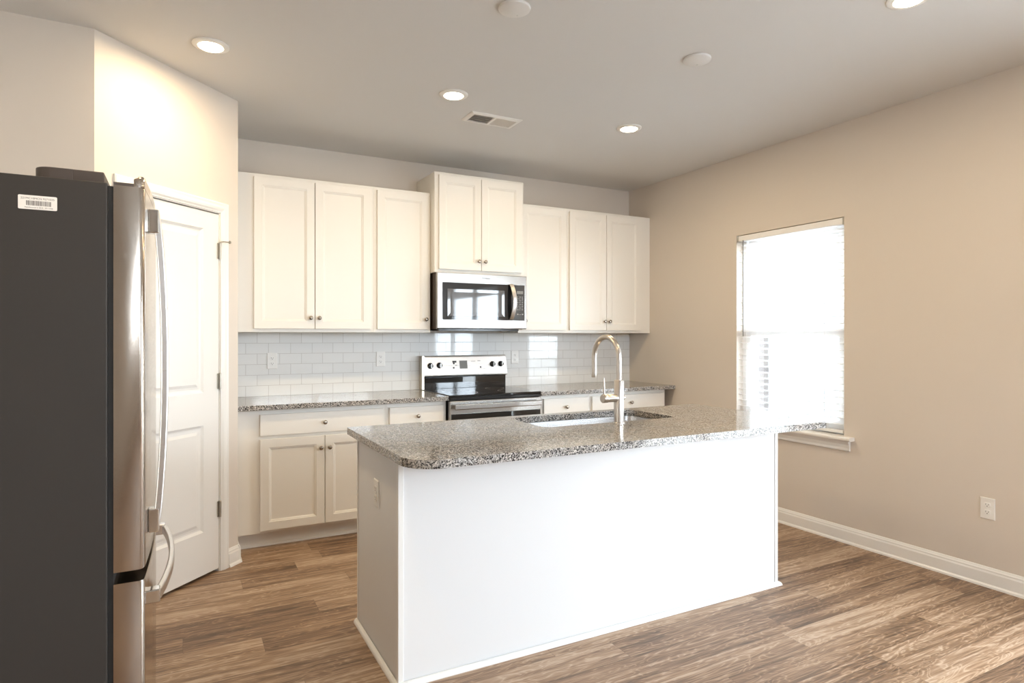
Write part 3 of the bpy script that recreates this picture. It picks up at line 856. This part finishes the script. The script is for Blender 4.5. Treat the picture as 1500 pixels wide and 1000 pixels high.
fill_light(LC)
lamps = [((-3.709, -1.482), 'glowing round ceiling light nearest the pantry wall'), ((-2.440, -1.462), 'glowing round ceiling light beside the air vent'),
         ((-1.174, -1.475), 'glowing round ceiling light furthest right in the row over the range aisle'), ((-1.171, -3.300), 'glowing round ceiling light at the top edge, nearest the camera'),
         ((-3.71, -3.30), 'added, unseen round ceiling light over the space in front of the refrigerator, above the top edge')]  # last lamp is added out of view to brighten the left side
for i, ((x, y), lb) in enumerate(lamps):
    if i == 0: e = LC
    else:
        e = LC.copy(); COL.objects.link(e)
        for ch in LC.children:
            if ch.type != 'MESH': continue
            c_ = ch.copy(); COL.objects.link(c_); c_.parent = e
    e.location = (x, y, H); e['label'] = lb
    ld = bpy.data.lights.new('lamp_glow', 'AREA'); ld.shape = 'DISK'; ld.size = 0.10; ld.energy = LAMP_W; ld.color = LAMP_C
    lo = bpy.data.objects.new('lamp_glow', ld); COL.objects.link(lo); lo.parent = e; lo.location = (0, 0, -0.022)

for (x, y), lb in (((-2.580, -2.470), 'blank round ceiling cover plate above the island, at the top edge of the photo'), ((-1.533, -2.468), 'blank round ceiling cover plate nearer the window wall')):
    e = empty('ceiling_cover_plate', (x, y, H), label=lb, cat='cover plate', group='blank cover plates on the ceiling', local=True)
    obj('plate', lathe(B(), (0, 0, 0), [(0.068, 0.0003), (0.069, 0.004), (0.067, 0.010), (0.062, 0.0125), (0.0, 0.0135)], '-z', 40), PLATE, e, smooth=40)
    bm = B(); lathe(bm, (0.03, 0.03, 0), [(0.004, 0.0125), (0.004, 0.0142), (0, 0.0148)], '-z', 12); obj('screw', bm, CEIL, e)

# air vent
VX0, VX1, VY0, VY1 = -2.235, -1.880, -1.274, -1.092
vt = empty('ceiling_vent', ((VX0 + VX1) / 2, (VY0 + VY1) / 2, H), label='white rectangular air vent on the ceiling above the range aisle', cat='vent')
bm = B()
ix0, ix1, iy0, iy1 = VX0 + 0.028, VX1 - 0.028, VY0 + 0.028, VY1 - 0.028
def VR(a, b, c_, d, z): return [(a, c_, z), (b, c_, z), (b, d, z), (a, d, z)]
rings(bm, [VR(ix0, ix1, iy0, iy1, H - 0.0003), VR(VX0, VX1, VY0, VY1, H - 0.0003), VR(VX0, VX1, VY0, VY1, H - 0.003), VR(VX0 + 0.012, VX1 - 0.012, VY0 + 0.012, VY1 - 0.012, H - 0.009), VR(ix0, ix1, iy0, iy1, H - 0.010), VR(ix0, ix1, iy0, iy1, H - 0.0003)], False, False)
mx = (ix0 + ix1) / 2
box(bm, mx - 0.008, mx + 0.008, iy0, iy1, H - 0.0095, H - 0.001)
obj('frame', bm, TRIM, vt)
obj('backing', bx(ix0, ix1, iy0, iy1, H - 0.0012, H - 0.0004), VDARK, vt, label='dark duct for the shade behind the louvers')  # thin dark sheet stands in for the shade above the louvers
for x0, x1, sg in ((ix0, mx - 0.008, -1), (mx + 0.008, ix1, 1)):
    bm = B(); n = 14; st = (x1 - x0) / n
    for k in range(n):
        xc = x0 + (k + 0.5) * st; dx = 0.0030 * sg
        prismpts = [(xc - dx - 0.0006, H - 0.0015), (xc - dx + 0.0006, H - 0.0015), (xc + dx + 0.0006, H - 0.0085), (xc + dx - 0.0006, H - 0.0085)]
        rings(bm, [[(u, iy0, v) for u, v in prismpts], [(u, iy1, v) for u, v in prismpts]])
    for j in (1, 2, 3):
        yv = iy0 + (iy1 - iy0) * j / 4; box(bm, x0, x1, yv - 0.0008, yv + 0.0008, H - 0.005, H - 0.002)
    obj('louvers', bm, TRIM, vt)

# ------------------------------------------------------------------ refrigerator
RY0, RY1 = -2.900, -2.140          # near side, far side
FXB, FXF = -4.660, -4.004          # case back, case front
fg = empty('refrigerator', ((FXB + FXF) / 2, (RY0 + RY1) / 2, 0), label='bottom-freezer refrigerator with stainless front and dark grey side', cat='refrigerator')
obj('case', bx(FXB, FXF, RY0, RY1, 0.03, 1.742), FSIDE, fg, label='dark grey case', bevel=0.003)
obj('gasket', bx(FXF + 0.0005, FXF + 0.0135, RY0 + 0.005, RY1 - 0.006, 0.09, 1.735), GASK, fg, label='black door gasket')


def fdoor(name, z0, z1, top_lip):
    """curved-front door: section in x-y swept over z, with a raised front lip on top"""
    xb, xf, bul = FXF + 0.013, -3.921, 0.012
    sv = [-1, -0.995, -0.988, -0.978, -0.965, -0.95] + [-0.9 + 0.1 * k for k in range(19)] + [0.95, 0.965, 0.978, 0.988, 0.995, 1]
    n = len(sv) - 1; sec = []
    for s in sv:
        yy_ = (RY0 + RY1) / 2 + s * (RY1 - RY0) / 2
        t_ = max(0, (abs(s) - 0.962) / 0.038); ed = 0.0125 * (1 - math.sqrt(max(0, 1 - t_ * t_)))
        sec.append((xf + bul * (1 - s * s) - ed, yy_))
    poly = [(xb, RY0)] + sec + [(xb, RY1)]
    def zl(z, ins=0): return [(x - (ins if 0 < i < len(poly) - 1 else 0), y, z) for i, (x, y) in enumerate(poly)]
    bm = B(); rings(bm, [zl(z0, 0.003), zl(z0 + 0.003), zl(z1 - 0.003), zl(z1, 0.002)])
    d = obj(name, bm, FSTEEL, fg, smooth=30, label='brushed stainless front')
    if top_lip:
        bm = B(); lps = []
        for k in range(n + 1):
            x, y = sec[k]; s = sv[k]
            lip = 0.030 * (1 - max(0, abs(s) - 0.985) * 20)
            lps.append([(x - 0.012, y, z1), (x - 0.0005, y, z1), (x - 0.0005, y, z1 + lip - 0.004), (x - 0.004, y, z1 + lip), (x - 0.010, y, z1 + lip), (x - 0.012, y, z1 + lip - 0.002)])
        rings(bm, lps)
        obj('top_lip', bm, FTOP if False else FSTEEL, d, smooth=40)
        obj('top_cap', bx(xb, -3.936, RY0 + 0.0005, RY1 - 0.002, z1 + 0.0002, z1 + 0.008), FTOP, d, label='dark brown cap')
    return d


d1 = fdoor('door', 0.730, 1.738, True)
d2 = fdoor('freezer_drawer', 0.085, 0.700, False)


def ppos(z): return 0


# door handle: bowed vertical bar on chrome mounts
HY = -2.800
hx = lambda y: -3.921 + 0.012 * (1 - ((y - (RY0 + RY1) / 2) / ((RY1 - RY0) / 2)) ** 2)
pts = []
z0, z1 = 0.812, 1.695
for k in range(33):
    s = k / 32; z = z0 + s * (z1 - z0)
    pts.append((-3.899 + 0.023 * math.sin(PI * s) ** 0.7, HY, z))
hd = obj('handle', strip(B(), pts, (0, 0.015, 0), (0.0095, 0, 0)), HSTEEL, d1, label='bowed steel bar handle', bevel=0.004, smooth=40)
for z in (0.800, 1.632):
    bm = B(); box(bm, hx(HY) - 0.0005, -3.890, HY - 0.017, HY + 0.017, z, z + 0.066)
    obj('handle_mount', bm, CHRO, hd, label='polished mount', bevel=0.003)
# freezer handle: bowed horizontal bar
pts = []; y0, y1 = -2.862, -2.178; hz = 0.640
for k in range(33):
    s = k / 32; y = y0 + s * (y1 - y0)
    pts.append((-3.896 + 0.034 * math.sin(PI * s) ** 0.75, y, hz))
hd = obj('handle', strip(B(), pts, (0, 0, 0.015), (0.008, 0, 0)), HSTEEL, d2, label='bowed steel bar handle', bevel=0.004, smooth=40)
for y in (y0 - 0.006, y1 - 0.030):
    bm = B(); box(bm, -3.926, -3.886, y, y + 0.036, hz - 0.018, hz + 0.018)
    obj('handle_mount', bm, CHRO, hd, label='polished mount', bevel=0.003)
# hinge covers on top
bm = B(); prism(bm, [(FXF - 0.088, 1.7425), (FXF - 0.016, 1.7425), (FXF - 0.016, 1.790), (FXF - 0.088, 1.790)], 'y', -2.80, -2.24)
obj('top_cover', bm, FTOP, fg, label='dark brown cover strip', bevel=0.003)
bm = B(); poly = rrect(-4.176, -4.088, -2.80, -2.66, (0.04, 0.004, 0.004, 0.04), 8); prism(bm, poly, 'z', 1.7425, 1.790)
obj('hinge_cover', bm, FTOP, fg, label='rounded dark brown cover', bevel=0.002, smooth=35)
obj('toe_grille', bx(FXF - 0.05, FXF + 0.02, RY0 + 0.01, RY1 - 0.01, 0.012, 0.078), GASK, fg)
for xx in (FXB + 0.03, FXF - 0.08):
    for yy in (RY0 + 0.04, RY1 - 0.07): obj('foot', bx(xx, xx + 0.03, yy, yy + 0.03, 0, 0.031), GASK, fg)
# printed sticker on the near side
lx0, lx1, lz0, lz1 = -4.1885, -4.110, 1.658, 1.6925
bm = B(); poly = rrect(lx0, lx1, lz0, lz1, 0.003, 4)
rings(bm, [[(u, RY0 - 0.0001, v) for u, v in poly], [(u, RY0 - 0.0006, v) for u, v in poly]])
st_ = obj('sticker', bm, PAPER, fg, label='white barcode sticker')
bm = B(); x = lx0 + 0.016
while x < lx1 - 0.013:
    w_ = random.choice((0.0005, 0.0008, 0.0012)); box(bm, x, x + w_, RY0 - 0.0009, RY0 - 0.0006, lz0 + 0.0095, lz0 + 0.0215); x += w_ + random.choice((0.0006, 0.0009, 0.0012))
obj('barcode', bm, INK, st_)
text('221MC10MCN 9271035', 0.0068, 'sticker_text', INK, st_, (lx0 + 0.005, RY0 - 0.0007, lz0 + 0.0248), (1, 0, 0), (0, 0, 1), 0.0001)
text('Manufactured in 2019   W-11038', 0.0042, 'sticker_text', INK, st_, (lx0 + 0.013, RY0 - 0.0007, lz0 + 0.0035), (1, 0, 0), (0, 0, 1), 0.0001)
